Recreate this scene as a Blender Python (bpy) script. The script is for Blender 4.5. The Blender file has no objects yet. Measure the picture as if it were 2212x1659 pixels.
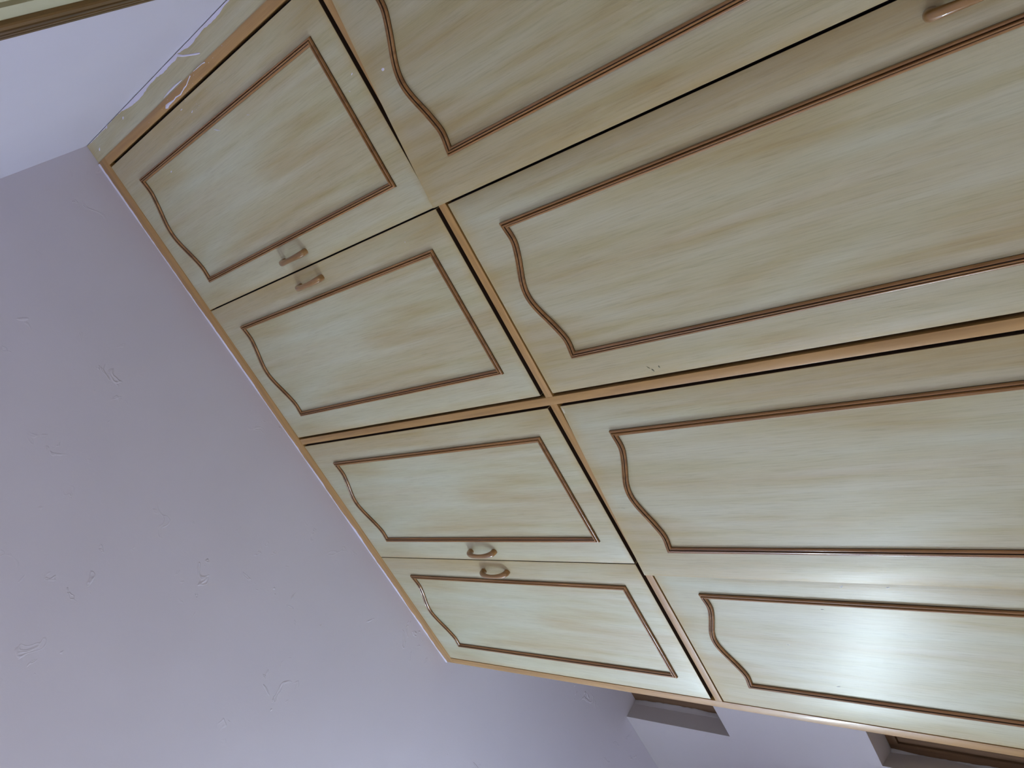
import bpy, bmesh, math, random
from mathutils import Vector, Matrix

random.seed(7)
scene = bpy.context.scene
C = scene.collection
D = 0.40                       # floor level below the measuring datum

# ------------------------------------------------------------------ camera
cam_data = bpy.data.cameras.new('camera')
cam_data.sensor_fit = 'HORIZONTAL'
cam_data.sensor_width = 36.0
cam_data.lens = 28.064
cam_data.clip_start = 0.02
cam = bpy.data.objects.new('camera', cam_data)
C.objects.link(cam)
right = Vector((-0.4718105484021669, 0.5332585063062608, -0.7021610725954994))
down = Vector((-0.8241234132411681, -0.5497844751166665, 0.13622639490355187))
fwd = Vector((-0.3133933728785174, 0.6429404298787776, 0.6988649350647944))
rot = Matrix((right, -down, -fwd)).transposed().to_4x4()
cam.matrix_world = Matrix.Translation((0.59878, -1.14180, 0.48981 + D)) @ rot
scene.camera = cam

# ------------------------------------------------------------------ world, light, exposure
world = bpy.data.worlds.new('world')
scene.world = world
world.use_nodes = True
world.node_tree.nodes['Background'].inputs[0].default_value = (0.55, 0.65, 0.9, 1)
world.node_tree.nodes['Background'].inputs[1].default_value = 0.4
scene.view_settings.view_transform = 'Standard'
scene.view_settings.look = 'None'
scene.view_settings.gamma = 1.0
scene.view_settings.use_curve_mapping = False
scene.view_settings.exposure = 0.17
TUBE_POWER = 345.0
TUBE_COLOR = (0.71, 0.88, 1.0)
TUBE_LEN = 0.86
TUBE_Y, TUBE_Z = -1.40, 2.20 + D
# added fill lamp, aimed down at the floor to brighten the ceiling by bounce
fill = bpy.data.lights.new('fill_light', 'AREA')
fill.shape = 'RECTANGLE'; fill.size = 1.5; fill.size_y = 1.1
fill.energy = 50.0; fill.color = (1.0, 0.91, 0.74); fill.spread = math.radians(100)
fill_o = bpy.data.objects.new('fill_light', fill); C.objects.link(fill_o)
fill_o.location = (1.04, -3.05, 1.65); fill_o.rotation_euler = (math.radians(40), 0, math.radians(90))
scene.cycles.max_bounces = 12
scene.cycles.diffuse_bounces = 8

# ------------------------------------------------------------------ helpers
def srgb(r, g, b):
    def f(c):
        c /= 255.0
        return c / 12.92 if c <= 0.04045 else ((c + 0.055) / 1.055) ** 2.4
    return (f(r), f(g), f(b), 1.0)

def add_box(bm, x0, x1, y0, y1, z0, z1, mi=0):
    vs = [bm.verts.new((x, y, z)) for x in (x0, x1) for y in (y0, y1) for z in (z0, z1)]
    idx = [(0, 1, 3, 2), (4, 6, 7, 5), (0, 4, 5, 1), (2, 3, 7, 6), (0, 2, 6, 4), (1, 5, 7, 3)]
    fs = []
    for f in idx:
        fc = bm.faces.new([vs[i] for i in f]); fc.material_index = mi; fs.append(fc)
    return vs, fs

def obj(name, bm, mats, parent=None, smooth=None, loc=None):
    bmesh.ops.recalc_face_normals(bm, faces=bm.faces[:])
    me = bpy.data.meshes.new(name)
    bm.to_mesh(me); bm.free()
    for m in (mats if isinstance(mats, (list, tuple)) else [mats]):
        me.materials.append(m)
    if smooth is not None:
        for p in me.polygons: p.use_smooth = True
        me.set_sharp_from_angle(angle=smooth)
    o = bpy.data.objects.new(name, me)
    C.objects.link(o)
    if loc: o.location = loc
    if parent: o.parent = parent
    return o

def struct(name, bm, mats, label=None, **k):
    o = obj(name, bm, mats, **k)
    if o.parent is None: o['kind'] = 'structure'
    if label: o['label'] = label
    return o

def box_obj(name, x0, x1, y0, y1, z0, z1, mat, parent=None, bevel=0.0):
    bm = bmesh.new(); add_box(bm, x0, x1, y0, y1, z0, z1)
    if bevel: bmesh.ops.bevel(bm, geom=bm.edges[:], offset=bevel, segments=2, affect='EDGES', profile=0.6)
    return obj(name, bm, mat, parent, smooth=0.6 if bevel else None)

def empty(name, loc, label=None, cat=None):
    o = bpy.data.objects.new(name, None); C.objects.link(o); o.location = loc
    o.empty_display_size = 0.1
    if label: o['label'] = label
    if cat: o['category'] = cat
    return o

# ------------------------------------------------------------------ materials
def new_mat(name):
    m = bpy.data.materials.new(name); m.use_nodes = True
    nt = m.node_tree; b = nt.nodes['Principled BSDF']
    return m, nt, b

def noise(nt, vec, scale, detail=4, rough=0.55, dist=0.0):
    n = nt.nodes.new('ShaderNodeTexNoise')
    n.inputs['Scale'].default_value = scale; n.inputs['Detail'].default_value = detail
    n.inputs['Roughness'].default_value = rough; n.inputs['Distortion'].default_value = dist
    nt.links.new(vec, n.inputs['Vector']); return n.outputs['Fac']

def mapping(nt, vec, scale, loc=(0, 0, 0), rotv=(0, 0, 0)):
    n = nt.nodes.new('ShaderNodeMapping')
    n.inputs['Scale'].default_value = scale; n.inputs['Location'].default_value = loc
    n.inputs['Rotation'].default_value = rotv
    nt.links.new(vec, n.inputs['Vector']); return n.outputs['Vector']

def ramp(nt, fac, stops):
    n = nt.nodes.new('ShaderNodeValToRGB'); cr = n.color_ramp
    while len(cr.elements) > 1: cr.elements.remove(cr.elements[-1])
    cr.elements[0].position, cr.elements[0].color = stops[0]
    for p, c in stops[1:]:
        e = cr.elements.new(p); e.color = c
    nt.links.new(fac, n.inputs['Fac']); return n.outputs['Color']

def mixc(nt, fac, a, b, mode='MIX'):
    n = nt.nodes.new('ShaderNodeMix'); n.data_type = 'RGBA'; n.blend_type = mode
    for s, v in ((n.inputs[0], fac), (n.inputs[6], a), (n.inputs[7], b)):
        if hasattr(v, 'links'): nt.links.new(v, s)
        else: s.default_value = v
    return n.outputs[2]

def math_n(nt, op, a, b=None, clamp=False):
    n = nt.nodes.new('ShaderNodeMath'); n.operation = op; n.use_clamp = clamp
    for s, v in ((n.inputs[0], a), (n.inputs[1], b)):
        if v is None: continue
        if hasattr(v, 'links'): nt.links.new(v, s)
        else: s.default_value = v
    return n.outputs[0]

def bump(nt, bsdf, height, strength, distance):
    n = nt.nodes.new('ShaderNodeBump'); n.inputs['Strength'].default_value = strength
    n.inputs['Distance'].default_value = distance
    nt.links.new(height, n.inputs['Height']); nt.links.new(n.outputs['Normal'], bsdf.inputs['Normal'])

BW = [(0.0, (0, 0, 0, 1)), (1.0, (1, 1, 1, 1))]

def door_material():
    m, nt, b = new_mat('washed_cream_wood')
    tc = nt.nodes.new('ShaderNodeTexCoord'); oc = tc.outputs['Object']
    # broad washes of ochre running with the grain
    blot = noise(nt, mapping(nt, oc, (5.0, 1, 0.9)), 1.6, 3, 0.5, 0.6)
    c1 = ramp(nt, blot, [(0.32, srgb(189, 192, 168)), (0.5, srgb(182, 178, 144)), (0.67, srgb(171, 154, 110))])
    oi = nt.nodes.new('ShaderNodeObjectInfo'); so = nt.nodes.new('ShaderNodeSeparateColor')
    nt.links.new(oi.outputs['Color'], so.inputs[0])
    tone = math_n(nt, 'MULTIPLY', math_n(nt, 'SUBTRACT', 1.0, so.outputs[0]), ramp(nt, blot, [(0.25, (.35, .35, .35, 1)), (0.6, (1, 1, 1, 1))]))
    c1 = mixc(nt, tone, c1, srgb(164, 142, 92))
    # wide soft streaks
    st = noise(nt, mapping(nt, oc, (26.0, 1, 1.3), (3, 0, 7)), 1.0, 4, 0.6, 0.3)
    c2 = mixc(nt, ramp(nt, st, [(0.35, (0, 0, 0, 1)), (0.7, (.45, .45, .45, 1))]), c1, srgb(204, 205, 190))
    # fine brushed grain
    gr = noise(nt, mapping(nt, oc, (330.0, 1, 13.0), (1, 0, 2)), 1.0, 4, 0.65, 0.5)
    grm = ramp(nt, gr, [(0.30, (.86, .85, .82, 1)), (0.48, (1, 1, 1, 1)), (0.74, (1.08, 1.08, 1.07, 1))])
    c3 = mixc(nt, 1.0, c2, grm, 'MULTIPLY')
    # occasional small scuffs
    sc = noise(nt, mapping(nt, oc, (1, 1, 0.6), (9, 0, 4)), 38, 5, 0.7)
    scm = ramp(nt, sc, [(0.70, (0, 0, 0, 1)), (0.78, (.35, .35, .35, 1))])
    c4 = mixc(nt, scm, c3, srgb(120, 105, 80))
    # varnish yellowed and worn along the edges of each door
    sep = nt.nodes.new('ShaderNodeSeparateXYZ'); nt.links.new(tc.outputs['Generated'], sep.inputs[0])
    ex = math_n(nt, 'MINIMUM', sep.outputs[0], math_n(nt, 'SUBTRACT', 1.0, sep.outputs[0]))
    ez = math_n(nt, 'MINIMUM', sep.outputs[2], math_n(nt, 'SUBTRACT', 1.0, sep.outputs[2]))
    e = math_n(nt, 'MINIMUM', math_n(nt, 'MULTIPLY', ex, 0.45), math_n(nt, 'MULTIPLY', ez, 1.2))
    en = noise(nt, mapping(nt, oc, (1, 1, 0.5)), 30, 4, 0.6)
    e2 = math_n(nt, 'SUBTRACT', e, math_n(nt, 'MULTIPLY', math_n(nt, 'SUBTRACT', en, 0.45), 0.03))
    em = ramp(nt, e2, [(0.0, (.6, .6, .6, 1)), (0.004, (.35, .35, .35, 1)), (0.022, (0, 0, 0, 1))])
    c5 = mixc(nt, em, c4, srgb(180, 158, 106))
    nt.links.new(c5, b.inputs['Base Color'])
    b.inputs['Roughness'].default_value = 0.42
    b.inputs['Specular IOR Level'].default_value = 0.4
    b.inputs['Coat Weight'].default_value = 0.3
    b.inputs['Coat Roughness'].default_value = 0.31
    h = math_n(nt, 'ADD', gr, math_n(nt, 'MULTIPLY', st, 0.6))
    bump(nt, b, h, 0.28, 0.0010)
    return m

def wood(name, dark, mid, light, axis='z', rough=0.42, coat=0.22, s=1.0):
    m, nt, b = new_mat(name)
    tc = nt.nodes.new('ShaderNodeTexCoord'); oc = tc.outputs['Object']
    sc = {'z': (60, 60, 3.0), 'x': (3.0, 60, 60), 'y': (60, 3.0, 60)}[axis]
    n1 = noise(nt, mapping(nt, oc, tuple(q * s for q in sc)), 1.0, 5, 0.6, 0.8)
    n2 = noise(nt, mapping(nt, oc, tuple(q * 0.12 * s for q in sc), (5, 3, 1)), 1.0, 3, 0.5, 0.5)
    c = ramp(nt, n1, [(0.25, dark), (0.5, mid), (0.75, light)])
    c = mixc(nt, 1.0, c, ramp(nt, n2, [(0.3, (.82, .80, .78, 1)), (0.7, (1.1, 1.1, 1.1, 1))]), 'MULTIPLY')
    nt.links.new(c, b.inputs['Base Color'])
    b.inputs['Roughness'].default_value = rough
    b.inputs['Coat Weight'].default_value = coat
    b.inputs['Coat Roughness'].default_value = 0.14
    bump(nt, b, n1, 0.2, 0.0006)
    return m

def plaster(name, base, tint, bump_s=0.35):
    m, nt, b = new_mat(name)
    tc = nt.nodes.new('ShaderNodeTexCoord'); oc = tc.outputs['Object']
    n1 = noise(nt, oc, 1.3, 4, 0.5)
    c = ramp(nt, n1, [(0.35, base), (0.68, tint)])
    nt.links.new(c, b.inputs['Base Color'])
    b.inputs['Roughness'].default_value = 0.62
    fine = noise(nt, oc, 140, 3, 0.6)
    # trowel marks: isolated ridges
    rid = noise(nt, mapping(nt, oc, (1, 1, 1), (2, 5, 1)), 17, 2, 0.5, 1.2)
    ridm = ramp(nt, rid, [(0.66, (0, 0, 0, 1)), (0.69, (1, 1, 1, 1)), (0.72, (.1, .1, .1, 1))])
    gate = ramp(nt, noise(nt, oc, 3.0, 2, 0.5), [(0.5, (0, 0, 0, 1)), (0.62, (1, 1, 1, 1))])
    r2 = math_n(nt, 'MULTIPLY', ridm, gate)
    wav = noise(nt, oc, 2.2, 2, 0.5)
    h = math_n(nt, 'ADD', math_n(nt, 'MULTIPLY', fine, 0.12),
               math_n(nt, 'ADD', math_n(nt, 'MULTIPLY', r2, 1.6), math_n(nt, 'MULTIPLY', wav, 3.0)))
    bump(nt, b, h, bump_s, 0.004)
    return m

def plain(name, col, rough=0.5, **k):
    m, nt, b = new_mat(name)
    b.inputs['Base Color'].default_value = col; b.inputs['Roughness'].default_value = rough
    for kk, v in k.items(): b.inputs[kk].default_value = v
    return m

M_DOOR = door_material()
BR = (srgb(150, 112, 62), srgb(176, 137, 80), srgb(190, 151, 93))
M_FRAME_Z = wood('brown_frame_wood', *BR, axis='z')
M_FRAME_X = wood('brown_frame_wood_across', *BR, axis='x')
M_BEAD = wood('fluted_moulding_wood', srgb(112, 76, 38), srgb(146, 104, 58), srgb(166, 122, 72), axis='z', rough=0.33, coat=0.35)
M_HANDLE = wood('handle_wood', srgb(124, 90, 48), srgb(146, 108, 60), srgb(162, 122, 70), axis='z', rough=0.3, coat=0.8)
M_HANDLE.node_tree.nodes['Principled BSDF'].inputs['Coat Roughness'].default_value = 0.05
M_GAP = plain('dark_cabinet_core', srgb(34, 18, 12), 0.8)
M_EDGE = plain('dark_edge_and_groove', srgb(44, 26, 17), 0.8)  # dark colour for door edges, moulding sides and grooves
M_SIDE = plain('cream_laminate', srgb(190, 188, 160), 0.45)
M_CEIL = plaster('lavender_ceiling_paint', srgb(198, 195, 209), srgb(204, 201, 214))
M_WALL = plaster('pale_lavender_wall_paint', srgb(206, 204, 220), srgb(212, 210, 225), 0.2)
M_WALL_B = plaster('grey_lavender_wall_paint', srgb(182, 176, 180), srgb(188, 183, 187), 0.25)
M_PAINT = plain('white_paint', srgb(214, 212, 232), 0.6)
M_CREAMPAINT = plain('cream_paint_spots', srgb(220, 215, 190), 0.6)
M_OCHRE = wood('ochre_shutter_wood', srgb(130, 95, 40), srgb(158, 120, 58), srgb(172, 134, 72), axis='z')
M_DARKWOOD = wood('dark_window_wood', srgb(74, 52, 34), srgb(98, 72, 48), srgb(112, 84, 58), axis='z', rough=0.55, coat=0.05)
M_FLOOR = plaster('stone_floor', srgb(186, 180, 170), srgb(194, 188, 178), 0.05)

# ------------------------------------------------------------------ room
XL, XR, YF, YB = -2.30, 1.001, -4.2, 0.545
ZC = 2.742 + D

bm = bmesh.new(); add_box(bm, XL - .15, XR + .3, YF - .15, YB + .3, -0.1, 0.0)
struct('floor', bm, M_FLOOR)

# ceiling, very slightly higher along the right wall where it meets the cupboard filler
bm = bmesh.new()
xs = [XL - .15, -1.0, 0.0, 1.0, XR + .3]; zs = [ZC, ZC, ZC, ZC + .006, ZC + .0078]
lo = [[bm.verts.new((x, y, z)) for x, z in zip(xs, zs)] for y in (YF - .15, YB + .3)]
hi = [[bm.verts.new((x, y, ZC + .14)) for x in xs] for y in (YF - .15, YB + .3)]
n = len(xs)
for i in range(n - 1):
    bm.faces.new((lo[0][i], lo[0][i + 1], lo[1][i + 1], lo[1][i]))
    bm.faces.new((hi[0][i], hi[0][i + 1], hi[1][i + 1], hi[1][i]))
    for j in (0, 1): bm.faces.new((lo[j][i], lo[j][i + 1], hi[j][i + 1], hi[j][i]))
for i in (0, n - 1): bm.faces.new((lo[0][i], lo[1][i], hi[1][i], hi[0][i]))
struct('ceiling', bm, M_CEIL)

bm = bmesh.new(); add_box(bm, XL - .12, XL, YF, YB + .12, 0, ZC)
struct('wall_left', bm, M_WALL)
bm = bmesh.new(); add_box(bm, XL - .12, XR + .25, YF - .12, YF, 0, ZC)
struct('wall_front', bm, M_WALL)

# right wall runs a little off square; it holds a room door
K = 0.022
wr = math.atan(K)
def rw(o):                      # local frame: +X into the wall, -Y towards the camera
    o.location = (1.001, 0, 0); o.rotation_euler = (0, 0, wr); return o
DO_Y0, DO_Y1 = -1.075, -0.205   # door opening along the wall
DO_Z = 1.722 + D
bm = bmesh.new()
add_box(bm, 0, .12, DO_Y1, .58, 0, ZC + .012)
SY0, SY1, SZ0, SZ1 = -3.85, -2.25, 1.0, 2.3      # unseen opening added for the fill lamp, behind the camera
add_box(bm, 0, .12, -4.3, SY0, 0, ZC + .012)
add_box(bm, 0, .12, SY1, DO_Y0, 0, ZC + .012)
add_box(bm, 0, .12, SY0, SY1, 0, SZ0)
add_box(bm, 0, .12, SY0, SY1, SZ1, ZC + .012)
add_box(bm, 0, .12, DO_Y0, DO_Y1, DO_Z, ZC + .012)
rw(struct('wall_right', bm, M_WALL))

def sweep(bm, path, prof, closed, plane='xz', y0=0.0, dark=()):
    """profile (w inward, h outward) swept along a 2D path with mitred corners"""
    n = len(path); rings = []
    area = sum(path[i][0] * path[(i + 1) % n][1] - path[(i + 1) % n][0] * path[i][1] for i in range(n))
    sgn = 1 if area > 0 else -1
    for i, p in enumerate(path):
        def dirn(a, b):
            v = Vector((b[0] - a[0], b[1] - a[1])); return v.normalized()
        d0 = dirn(path[i - 1], p) if (closed or i > 0) else dirn(p, path[i + 1])
        d1 = dirn(p, path[(i + 1) % n]) if (closed or i < n - 1) else d0
        n0 = Vector((-d0.y, d0.x)) * sgn; n1 = Vector((-d1.y, d1.x)) * sgn
        m = (n0 + n1).normalized(); k = 1.0 / max(0.35, m.dot(n0))
        ring = []
        for w, h in prof:
            q = Vector(p) + m * (w * k)
            ring.append(bm.verts.new((q.x, y0 - h, q.y) if plane == 'xz' else (y0 - h, q.x, q.y)))
        rings.append(ring)
    m = len(prof)
    for i in range(n if closed else n - 1):
        a, b = rings[i], rings[(i + 1) % n]
        for j in range(m - 1):
            bm.faces.new((a[j], a[j + 1], b[j + 1], b[j])).material_index = 1 if j in dark else 0
    if not closed:
        bm.faces.new(rings[0]); bm.faces.new(rings[-1])
    return rings

ARCH = [(0, 0), (0, .018), (.003, .020), (.010, .020), (.0115, .017), (.013, .020), (.020, .0205), (.0215, .0175),
        (.023, .020), (.030, .0195), (.0315, .0165), (.033, .018), (.040, .0165), (.042, .014), (.042, 0)]
d1 = rw(empty('door_1', (0, 0, 0)))
d1['kind'] = 'structure'
d1['label'] = 'room door in the side wall with fluted brown architrave and cream frame'
AY0, AY1, AZ = DO_Y0 - .02, DO_Y1 + .02 + .045, 1.7435 + D
AZB = 1.7435 + D - .042
bm = bmesh.new()
pth = [(AY1, 0.0), (AY1, AZ), (AY0, AZ), (AY0, 0.0)]
sweep(bm, pth, ARCH, False, plane='yz')
obj('architrave', bm, wood('architrave_wood', srgb(66, 46, 22), srgb(104, 78, 42), srgb(126, 96, 54), axis='y'), d1, smooth=0.5)  # browns darkened to carry its backlit shade
bm = bmesh.new()
fw = .05
GZ = 1.658 + D
add_box(bm, -.008, .07, DO_Y0, DO_Y1, GZ, DO_Z)
add_box(bm, -.008, .07, DO_Y1 - fw, DO_Y1, 0, GZ)
add_box(bm, -.008, .07, DO_Y0, DO_Y0 + fw, 0, GZ)
obj('door_frame', bm, M_SIDE, d1)
bm = bmesh.new()
add_box(bm, -.006, .03, DO_Y0 + fw + .004, DO_Y1 - fw - .004, .008, GZ - .013)
obj('door_leaf', bm, M_SIDE, d1)
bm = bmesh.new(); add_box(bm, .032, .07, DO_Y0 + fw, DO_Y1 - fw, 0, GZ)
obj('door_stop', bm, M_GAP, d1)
bm = bmesh.new()
add_box(bm, -.05, -.006, DO_Y0 + .12, DO_Y0 + .135, 1.0, 1.02); add_box(bm, -.06, -.045, DO_Y0 + .12, DO_Y0 + .24, .998, 1.022)
obj('door_handle', bm, plain('steel', (.6, .6, .6, 1), .3, Metallic=1.0), d1)

# ------------------------------------------------------------------ back wall with a ventilator over a window
OX0 = -1.893; OX1 = -1.06
VZ0 = 2.243 + D; WZ1 = 1.668 + D; WZ0 = 0.55 + D
bm = bmesh.new()
T = .24
def ragged(a, b, n, amp):
    return [a + (b - a) * i / n + (random.uniform(-amp, amp) if 0 < i < n else 0) for i in range(n + 1)]
add_box(bm, XL - .12, OX0, YB, YB + T, WZ1, ZC)
add_box(bm, XL - .12, OX0, YB, YB + T, 0, WZ0)
# splayed reveal of the window
pl = [(XL - .12, YB), (OX0, YB), (-1.926, .638), (-1.926, YB + T), (XL - .12, YB + T)]
pb, pt = [[bm.verts.new((x, y, z)) for x, y in pl] for z in (WZ0, WZ1)]
bm.faces.new(pb); bm.faces.new(pt)
for i in range(5): bm.faces.new((pb[i], pb[(i + 1) % 5], pt[(i + 1) % 5], pt[i]))
add_box(bm, OX1, XR + .25, YB, YB + T, 0, ZC)
add_box(bm, OX0, OX1, YB, YB + T, WZ1, VZ0)
add_box(bm, OX0, OX1, YB, YB + T, 0, WZ0)
struct('wall_back', bm, M_WALL_B)

YFm = .633
def rough_strip(name, x, z0, z1, y, depth, parent, mat, n=60, amp=.006, seed=1):
    """uneven plaster edge left where the reveal meets the frame (vertical run)"""
    rnd = random.Random(seed); bm = bmesh.new(); prev = None; off = 0
    for i in range(n + 1):
        z = z0 + (z1 - z0) * i / n
        off = max(-amp, min(amp, off + rnd.uniform(-.35, .35) * amp))
        w = max(.001, .007 + off)
        a = bm.verts.new((x - .002, y - .022 + rnd.uniform(-.002, .002), z)); b = bm.verts.new((x + .003, y - .013 + rnd.uniform(-.0015, .0015), z))
        c = bm.verts.new((x + w * .7, y - .006, z)); d = bm.verts.new((x + w, y - .002, z)); e = bm.verts.new((x + w, y + .003, z))
        row = (a, b, c, d, e)
        if prev:
            for j in range(4): bm.faces.new((prev[j], prev[j + 1], row[j + 1], row[j]))
        prev = row
    return obj(name, bm, mat, parent, smooth=0.9)

M_REVEAL = plaster('rough_reveal_plaster', srgb(170, 166, 170), srgb(180, 176, 180), 0.5)
w2 = empty('window_2', (OX0, YFm, VZ0)); w2['kind'] = 'structure'
w2['label'] = 'boarded ventilator opening under the ceiling, brown wooden frame inside plastered reveal'
def local(o, p): return o
def wbox(name, par, x0, x1, y0, y1, z0, z1, mat, bev=.0015):
    o = box_obj(name, x0 - par.location.x, x1 - par.location.x, y0 - par.location.y, y1 - par.location.y,
                z0 - par.location.z, z1 - par.location.z, mat, par, bev); return o
e = .002
bm = bmesh.new()
px, py, pz = w2.location
for b in ((OX0 + e, OX0 + .060, VZ0 + e, ZC - e), (OX1 - .060, OX1 - e, VZ0 + e, ZC - e), (OX0 + .060, OX1 - .060, ZC - .06, ZC - e), (OX0 + .060, OX1 - .060, VZ0 + e, VZ0 + .06)):
    add_box(bm, b[0] - px, b[1] - px, 0, .06, b[2] - pz, b[3] - pz)
obj('window_frame', bm, M_DARKWOOD, w2)
wbox('shutter_panel', w2, OX0 + .060, OX1 - .060, YFm + .02, YFm + .04, VZ0 + .06, ZC - .06, M_DARKWOOD)
rough_strip('plaster_edge', 0, e, ZC - VZ0 - e, 0, 0, w2, M_REVEAL, seed=3)

WX0 = -1.925
w1 = empty('window_1', (WX0, YFm, WZ0)); w1['kind'] = 'structure'
w1['label'] = 'shuttered wooden window below the ventilator, partly hidden by the wardrobe edge'
bm = bmesh.new(); px, py, pz = w1.location
for b in ((WX0, -1.883, WZ0 + e, WZ1 - .034), (OX1 - .02, OX1 - e, WZ0 + e, WZ1 - .034), (WX0, OX1 - e, WZ1 - .034, WZ1 - e), (WX0, OX1 - e, WZ0 + e, WZ0 + .034)):
    add_box(bm, b[0] - px, b[1] - px, 0, .07, b[2] - pz, b[3] - pz)
obj('window_frame', bm, M_DARKWOOD, w1)
bm = bmesh.new()
for (x0, x1) in ((-1.880, (OX0 + OX1) / 2 - .001), ((OX0 + OX1) / 2 + .001, OX1 - .022)):
    z0, z1 = WZ0 + .036, WZ1 - .037
    add_box(bm, x0 - px, x0 + .026 - px, .006, .035, z0 - pz, z1 - pz)
    add_box(bm, x1 - .026 - px, x1 - px, .006, .035, z0 - pz, z1 - pz)
    add_box(bm, x0 + .026 - px, x1 - .026 - px, .006, .035, z1 - .006 - pz, z1 - pz)
    add_box(bm, x0 + .026 - px, x1 - .026 - px, .006, .035, z0 - pz, z0 + .04 - pz)
obj('shutter_frame', bm, M_DARKWOOD, w1)
bm = bmesh.new()
for (x0, x1) in ((-1.880, (OX0 + OX1) / 2 - .001), ((OX0 + OX1) / 2 + .001, OX1 - .022)):
    add_box(bm, x0 + .026 - px, x1 - .026 - px, .010, .022, WZ0 + .07 - pz, WZ1 - .040 - pz)
obj('shutter_panel', bm, M_OCHRE, w1)
rough_strip('plaster_edge', 0, e, WZ1 - WZ0 - e, 0, 0, w1, M_REVEAL, n=110, seed=5)

# ------------------------------------------------------------------ wardrobe
wd = empty('wardrobe', (0, 0, 0),
           'built-in cream washed-wood wardrobe with brown framed doors reaching the ceiling', 'wardrobe')
ZT, ZB, ZTT = 2.700 + D, 1.6705 + D, 1.6335 + D
ZLOW = 0.11
ST = [(-.9735, -.9500), (-.0265, -.0065), (.9265, .9488)]
RY = .0195
bm = bmesh.new()
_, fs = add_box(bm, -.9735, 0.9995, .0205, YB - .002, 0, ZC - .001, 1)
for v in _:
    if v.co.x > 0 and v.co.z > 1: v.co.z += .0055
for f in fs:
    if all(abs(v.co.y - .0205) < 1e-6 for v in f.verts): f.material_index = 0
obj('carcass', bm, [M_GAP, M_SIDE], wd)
for x0, x1 in ST[:1] + ST[1:2]:
    box_obj('stile', x0, x1, 0, RY, 0, ZT, M_FRAME_Z, wd, .0008)
box_obj('stile', ST[2][0], ST[2][1], 0, RY, 0, ZT, M_FRAME_Z, wd, .0008)
tr = box_obj('top_rail', -.9735, .9488, 0, RY, ZT, ZC - .0005, M_FRAME_X, wd, .0008)
for v in tr.data.vertices:
    if v.co.z > ZT + .02 and v.co.x > 0: v.co.z += .0055
for x0, x1 in ((-.9500, -.0265), (-.0065, .9265)):
    box_obj('middle_rail', x0, x1, 0.0002, RY, 1.6385 + D, 1.6585 + D, M_FRAME_X, wd, .0006)
for x0, x1 in ((-.9500, -.0265), (-.0065, .9265)):
    box_obj('bottom_rail', x0, x1, 0.0002, RY, 0, ZLOW - .004, M_FRAME_X, wd, .0006)
# filler panel between the right stile and the wall
bm = bmesh.new()
vs, _ = add_box(bm, .9490, 0.9992, .0015, .0203, 0, ZC)
for v in vs:
    if v.co.z > 1: v.co.z = ZC + .0052
obj('filler_panel', bm, M_DOOR, wd).color = (.6, 1, 1, 1)

# moulding profile: 14 mm wide, two flutes
BEAD = [(0, 0), (0, .0020), (.0004, .0048), (.0016, .0060), (.0034, .0062), (.0042, .0054), (.0047, .0034), (.0053, .0052),
        (.0064, .0078), (.0078, .0080), (.0088, .0070), (.0094, .0040), (.0099, .0054), (.0114, .0056),
        (.0130, .0044), (.0138, .0028), (.0140, .0016), (.0140, 0)]
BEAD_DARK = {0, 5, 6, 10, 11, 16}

def swing(hx, w, sgn, dep):
    """how far a slightly open, slightly bowed door stands proud at x"""
    def f(x):
        s = max(0.0, min(1.05, sgn * (hx - x) / w))
        return -dep * (1.30 * s - .30 * s * s)
    return f
flat = lambda x: 0.0

def door(name, x0, x1, ml, mr, z0, z1, mtop_side, mtop_amp, f, handle_x, handle_z, mz0, label, ochre=0.0):
    e = .0
    bm = bmesh.new()
    _, fs = add_box(bm, x0, x1, 0.0, .019, z0, z1)
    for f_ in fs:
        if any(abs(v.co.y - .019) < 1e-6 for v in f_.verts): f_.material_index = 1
    bmesh.ops.bevel(bm, geom=bm.edges[:], offset=.0011, segments=2, affect='EDGES', profile=.6)
    for i in range(1, 10):
        x = x0 + (x1 - x0) * i / 10
        bmesh.ops.bisect_plane(bm, geom=bm.verts[:] + bm.edges[:] + bm.faces[:], plane_co=(x, 0, 0), plane_no=(1, 0, 0))
    cx, cz = (x0 + x1) / 2, (z0 + z1) / 2
    for v in bm.verts:
        v.co.y += f(v.co.x); v.co.x -= cx; v.co.z -= cz
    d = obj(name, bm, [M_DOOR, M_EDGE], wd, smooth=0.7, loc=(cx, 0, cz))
    d['label'] = label
    d.color = (1 - ochre, 1, 1, 1)
    # moulding path
    L, R = ml, mr
    hw = (R - L) / 2; mx = (L + R) / 2
    path = [(L, mz0), (R, mz0)]
    N = 44
    for i in range(N + 1):
        t = 1 - 2 * i / N
        u = abs(t)
        if u < .74: zz = mtop_side + mtop_amp * (.5 + .5 * math.cos(math.pi * u / .74)) - .004 * math.sin(math.pi * min(1, u / .74) / 1) * 0
        else: zz = mtop_side
        zz -= .004 * math.exp(-((u - .76) / .14) ** 2)
        path.append((mx + t * hw, zz))
    bm = bmesh.new()
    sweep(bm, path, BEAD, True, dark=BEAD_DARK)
    for v in bm.verts:
        v.co.y += f(v.co.x); v.co.x -= cx; v.co.z -= cz
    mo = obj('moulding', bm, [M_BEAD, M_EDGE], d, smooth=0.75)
    mo['label'] = 'brown fluted moulding with an arched top'
    # handle
    hb = make_handle()
    for v in hb.verts:
        v.co.x += handle_x; v.co.z += handle_z
        v.co.y += f(handle_x); v.co.x -= cx; v.co.z -= cz
    h = obj('handle', hb, M_HANDLE, d, smooth=1.2)
    h['label'] = 'glossy brown wooden bow handle'
    return d

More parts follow.
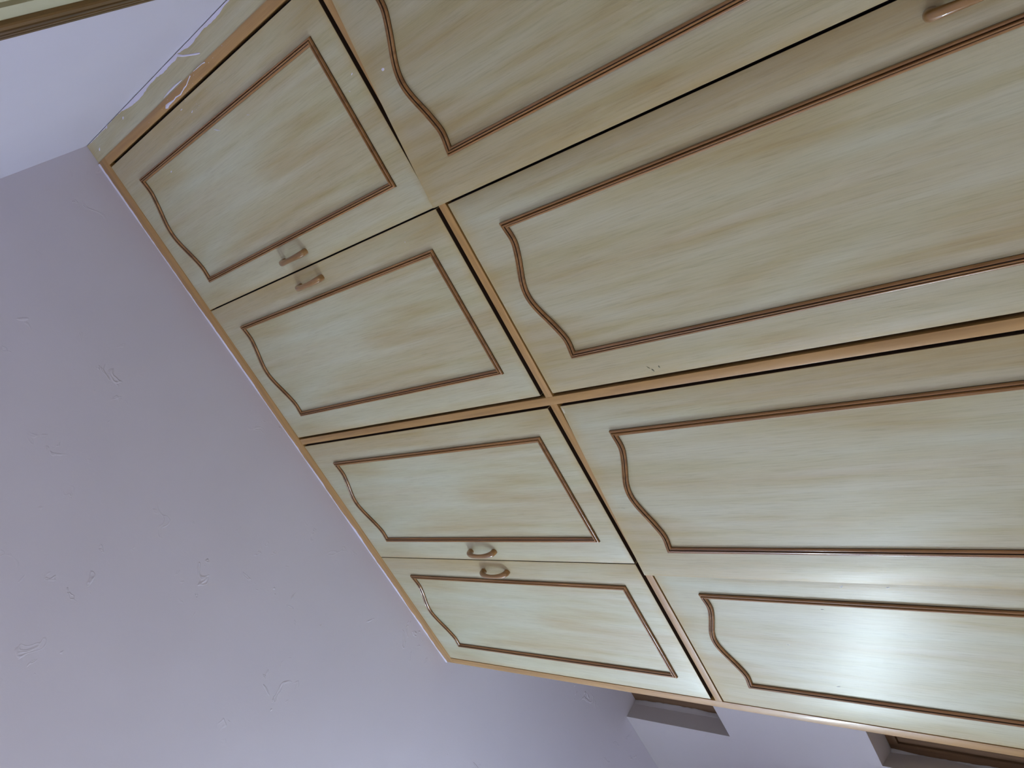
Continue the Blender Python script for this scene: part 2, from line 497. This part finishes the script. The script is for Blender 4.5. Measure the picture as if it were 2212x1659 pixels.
def make_handle():
    """bow handle, 115 mm long: two flared feet and a slim arched grip"""
    bm = bmesh.new()
    # outer and inner outline in (z, out) parametrised together
    N = 40; rings = []
    for i in range(N + 1):
        t = i / N
        a = math.pi * t
        # outer outline: broad shallow arch with corners at the feet
        zo = -.0575 * math.cos(a) * (abs(math.cos(a)) ** -0.18 if abs(math.cos(a)) > .02 else 1)
        zo = max(-.0575, min(.0575, zo))
        yo = .0275 * (math.sin(a) ** .62 if math.sin(a) > 0 else 0)
        zi = -.0390 * math.cos(a)
        yi = .0180 * (math.sin(a) ** .75 if math.sin(a) > 0 else 0)
        wd_ = .0064 + .0018 * abs(math.cos(a)) ** 1.6
        czz, cyy = (zo + zi) / 2, (yo + yi) / 2
        hz, hy = (zo - zi) / 2, (yo - yi) / 2
        ring = []
        for k in range(16):
            b = 2 * math.pi * k / 16
            cb, sb = math.cos(b), math.sin(b)
            cb = math.copysign(abs(cb) ** .85, cb); sb = math.copysign(abs(sb) ** .85, sb)
            ring.append(bm.verts.new((wd_ * sb, -(cyy + hy * cb), czz + hz * cb)))
        rings.append(ring)
    for a, b in zip(rings, rings[1:]):
        for k in range(16):
            bm.faces.new((a[k], a[(k + 1) % 16], b[(k + 1) % 16], b[k]))
    bm.faces.new(rings[0]); bm.faces.new(rings[-1])
    return bm

HZ = 2.181 + D
zL0, zL1 = ZB, ZT - .0015
LM, LA = 2.6005 + D, .031
LB = 1.7365 + D
door('loft_door', .4622, .9195, .5315, .8507, zL0, zL1, LM, LA, flat, .4945, HZ, LB, 'small upper door beside the side wall, paint splashed', 0.2)
door('loft_door', .0005, .4585, .0715, .3865, zL0, zL1, LM, LA, flat, .4230, HZ, LB, 'small upper door next to the central post, on the side wall side', 0.15)
door('loft_door', -.4865, -.0332, -.4170, -.1022, zL0, zL1, LM, LA, flat, -.4535, HZ, LB, 'small upper door next to the central post, on the window side', 0.05)
door('loft_door', -.9472, -.4892, -.8780, -.5600, zL0, zL1, LM, LA, flat, -.5290, HZ, LB, 'small upper door at the window end of the wardrobe', 0)
TM, TA = 1.5335 + D, .033
TB = .20
TH = .700 + D
TZ0, TZ1 = ZLOW, ZTT
door('tall_door', .4660, .9225, .5385, .8500, TZ0, TZ1, TM, TA, swing(.9225, .457, 1, .040), .5010, TH, TB, 'tall lower door beside the side wall, standing slightly open', 0.75)
door('tall_door', .0015, .4570, .0740, .3850, TZ0, TZ1, TM, TA, flat, .4255, TH, TB, 'tall lower door, closed, beside the central post', 0.55)
door('tall_door', -.4970, -.0332, -.4260, -.1050, TZ0, TZ1, TM, TA, swing(-.0332, .464, 1, .027), -.4600, TH, TB, 'tall lower door overlapping its neighbour, slightly open', 0.36)
door('tall_door', -.9472, -.4985, -.8770, -.5720, TZ0, TZ1, TM, TA, flat, -.5320, TH, TB, 'tall lower door at the window end with glossy reflections', 0.18)

# white paint along wall and ceiling joints, drips and splashes
def poly_plate(bm, pts, y, t=.0006):
    f = [bm.verts.new((x, y - t, z)) for x, z in pts]
    b = [bm.verts.new((x, y, z)) for x, z in pts]
    bm.faces.new(f)
    n = len(pts)
    for i in range(n): bm.faces.new((f[i], f[(i + 1) % n], b[(i + 1) % n], b[i]))

bm = bmesh.new()
rag = [(0.9996, 3.135), (0.9978, 3.1157), (0.998, 3.049), (0.9978, 3.0209), (0.9995, 2.9695), (0.9990, 2.9102), (0.998, 2.8853), (0.9894, 2.8274), (0.9877, 2.7848), (0.9902, 2.7394), (0.9935, 2.7111), (0.9945, 2.6676), (0.9901, 2.6337), (0.9912, 2.5952), (0.991, 2.5748), (0.9916, 2.5588), (0.9934, 2.5459), (0.9974, 2.5451), (0.9945, 2.5245), (0.9904, 2.5011), (0.9897, 2.4878), (0.9896, 2.4761), (0.9919, 2.4494), (0.9936, 2.4265), (0.9941, 2.4122), (0.9913, 2.3827), (0.9923, 2.3533), (0.995, 2.3244), (0.9959, 2.2945), (0.9981, 2.2796), (.996, 2.1), (.9975, 1.9), (.9965, 1.6), (.998, 1.2)]
fine = []
rnd = random.Random(11)
for (a, b) in zip(rag, rag[1:]):
    k = max(1, int(abs(a[1] - b[1]) / .008))
    for i in range(k):
        t = i / k
        fine.append((min(.9990, a[0] + (b[0] - a[0]) * t + (rnd.uniform(-.0012, .0009) if i else 0)), a[1] + (b[1] - a[1]) * t))
fine.append(rag[-1])
for a, b in zip(fine, fine[1:]):
    poly_plate(bm, [(a[0], a[1]), (.9992, a[1]), (.9992, b[1]), (b[0], b[1])], .0014)
obj('paint_smear', bm, M_PAINT, wd)

def stroke_bm(bm, pts, ws, y):
    n = len(pts); Lp, Rp = [], []
    for i, p in enumerate(pts):
        a = Vector(pts[max(0, i - 1)]); b = Vector(pts[min(n - 1, i + 1)])
        d = (b - a).normalized(); nn = Vector((-d.y, d.x)) * ws[i] * .5
        Lp.append((p[0] + nn.x, p[1] + nn.y)); Rp.append((p[0] - nn.x, p[1] - nn.y))
    f = [[bm.verts.new((q[0], yy, q[1])) for q in s] for s, yy in ((Lp, y), ([((l[0] + r[0]) / 2, (l[1] + r[1]) / 2) for l, r in zip(Lp, Rp)], y - .0012), (Rp, y))]
    for i in range(n - 1):
        for a, b in ((0, 1), (1, 2)):
            bm.faces.new((f[a][i], f[a][i + 1], f[b][i + 1], f[b][i]))

bm = bmesh.new(); stroke_bm(bm, [(0.9948, 2.549), (0.9854, 2.5303), (0.9768, 2.5062), (0.9703, 2.4867), (0.9658, 2.4719)], [.006, .004, .0035, .004, .003], .0013)
obj('paint_drip', bm, M_PAINT, wd)
bm = bmesh.new(); stroke_bm(bm, [(0.9325, 2.705), (0.9335, 2.697), (0.9345, 2.6853), (0.9333, 2.6555), (0.9349, 2.6426), (0.9334, 2.6303), (0.9324, 2.6201), (0.9347, 2.6065), (0.9369, 2.5931), (0.9375, 2.5808), (0.9406, 2.5701), (0.9441, 2.5576), (0.9469, 2.5463)],
          [.003, .009, .006, .0025, .003, .0022, .003, .0022, .003, .0022, .002, .002, .0025], -.0001)
obj('paint_drip', bm, M_PAINT, wd)
bm = bmesh.new(); stroke_bm(bm, [(0.9484, 2.527), (0.948, 2.5061), (0.9475, 2.4855), (0.9457, 2.4717)], [.001, .0015, .0015, .003], -.0001)
obj('paint_drip', bm, M_PAINT, wd)
bm = bmesh.new(); stroke_bm(bm, [(0.952, 2.6907), (0.9535, 2.6616), (0.954, 2.6294), (0.9533, 2.6025), (0.9527, 2.5854)], [.001, .004, .0045, .003, .001], .0013)
obj('paint_drip', bm, M_PAINT, wd)

def blob(bm, x, z, rx, rz, y, ang=0, seed=0):
    r = random.Random(seed); n = 10
    c = bm.verts.new((x, y - .0009, z)); vs = []
    for k in range(n):
        a = 2 * math.pi * k / n; q = r.uniform(.6, 1.2)
        dx, dz = rx * q * math.cos(a), rz * q * math.sin(a)
        vs.append(bm.verts.new((x + dx * math.cos(ang) - dz * math.sin(ang), y, z + dx * math.sin(ang) + dz * math.cos(ang))))
    for k in range(n): bm.faces.new((c, vs[k], vs[(k + 1) % n]))
sp = [(.9074, 2.6515, .0012, .006, 0), (.8892, 2.6181, .0014, .006, .3), (.8166, 2.8466, .0014, .006, .1), (.8097, 2.4395, .001, .005, -.4),
      (.8433, 2.6016, .0016, .006, -.9), (.8251, 2.5725, .0012, .011, -.5), (.8558, 2.6577, .001, .001, 0), (.8766, 2.6359, .001, .001, 0),
      (.753, 2.0887, .0012, .004, .4), (.7305, 2.1181, .0008, .003, -.6), (.726, 1.99, .0028, .005, 0), (.4218, 2.2014, .001, .0015, 0)]
for i, (x, z, a, b, g) in enumerate(sp):
    bm = bmesh.new()
    if z < 2.05: blob(bm, x, z, a, b, swing(.9225, .457, 1, .040)(x) - .0001, g, i)
    else: blob(bm, x, z, a, b, -.0001, g, i)
    obj('paint_splash', bm, M_PAINT, wd)
for i, (x, z) in enumerate([(.9719, 3.0976), (.9976, 2.9967), (.985, 2.90)]):
    bm = bmesh.new(); blob(bm, x, z, .0025, .008, .0014, .3, 40 + i); obj('paint_splash', bm, M_PAINT, wd)
bm = bmesh.new()
for i in range(34):
    x = rnd.choice([rnd.uniform(.926, .947), rnd.uniform(.87, .92)]); z = rnd.triangular(2.2, 3.0, 2.6)
    blob(bm, x, z, .0007, .0009, -.0001, 0, 60 + i)
obj('paint_specks', bm, M_PAINT, wd)['kind'] = 'stuff'

# ragged bead of ceiling paint along the top rail
bm = bmesh.new(); x = -.9745; prev = None; w = .004
while x < .9488:
    w = max(.0012, min(.0075, w + rnd.uniform(-.0013, .0013)))
    zc_ = ZC + max(0, x) * .006
    a = (bm.verts.new((x, -.0022, zc_)), bm.verts.new((x, -.0012, zc_ - w * .8)), bm.verts.new((x, .0002, zc_ - w)))
    if prev:
        for j in (0, 1): bm.faces.new((prev[j], prev[j + 1], a[j + 1], a[j]))
    prev = a; x += .006
obj('paint_line', bm, M_PAINT, wd)
# chipped corner on the tall door near the post
bm = bmesh.new(); blob(bm, -.043, 1.6295 + D, .009, .003, -.0012, 0, 91)
obj('chipped_edge', bm, plain('chipped_board', srgb(200, 192, 170), .7), wd)
M_MARK = plain('dull_scratch', srgb(118, 116, 96), .7)
for i, (x, z, a_, b_, g) in enumerate([(.0146, 1.3655 + D, .004, .0018, .5), (.021, 1.372 + D, .005, .0014, .7), (.019, 1.349 + D, .003, .002, .2)]):
    bm = bmesh.new(); blob(bm, x, z, a_, b_, -.0001, g, 92 + i); obj('scratch', bm, M_MARK, wd)

M_SCUFF = plain('pale_scuff', srgb(214, 216, 214), .4)
for i, (x, z, a_, b_, g) in enumerate([(-.5335, 1.19 + D, .0022, .0045, .6), (-.5305, 1.10 + D, .0012, .006, .4), (-.600, 1.253 + D, .0012, .004, 0), (-.716, 1.372 + D, .0008, .004, 0), (-.834, 1.30 + D, .0016, .006, .3)]):
    bm = bmesh.new(); blob(bm, x, z, a_, b_, -.0001, g, 130 + i); obj('scuff', bm, M_SCUFF, wd)

# ------------------------------------------------------------------ tube light on the left wall
tl = empty('tube_light', (XL, TUBE_Y, TUBE_Z), 'white fluorescent batten light high on the left wall', 'light')
HL = TUBE_LEN / 2
bm = bmesh.new(); add_box(bm, .001, .040, -HL - .04, HL + .04, -.02, .022)
bmesh.ops.bevel(bm, geom=bm.edges[:], offset=.004, segments=2, affect='EDGES')
obj('housing', bm, plain('white_enamel', (.8, .8, .8, 1), .35), tl, smooth=.6)
for sg in (-1, 1):
    bm = bmesh.new(); add_box(bm, .040, .100, sg * (HL + .014) - .013, sg * (HL + .014) + .013, -.017, .017)
    bmesh.ops.bevel(bm, geom=bm.edges[:], offset=.003, segments=2, affect='EDGES')
    obj('lamp_holder', bm, plain('white_plastic', (.85, .85, .85, 1), .3), tl, smooth=.6)
bm = bmesh.new()
bmesh.ops.create_cone(bm, cap_ends=True, segments=16, radius1=.013, radius2=.013, depth=TUBE_LEN,
                      matrix=Matrix.Translation((.082, 0, 0)) @ Matrix.Rotation(math.pi / 2, 4, 'X'))
mt, nt, b = new_mat('lit_tube')
b.inputs['Emission Color'].default_value = (*TUBE_COLOR, 1); b.inputs['Emission Strength'].default_value = TUBE_POWER
b.inputs['Base Color'].default_value = (.8, .8, .8, 1)
obj('tube', bm, mt, tl, smooth=1.0)
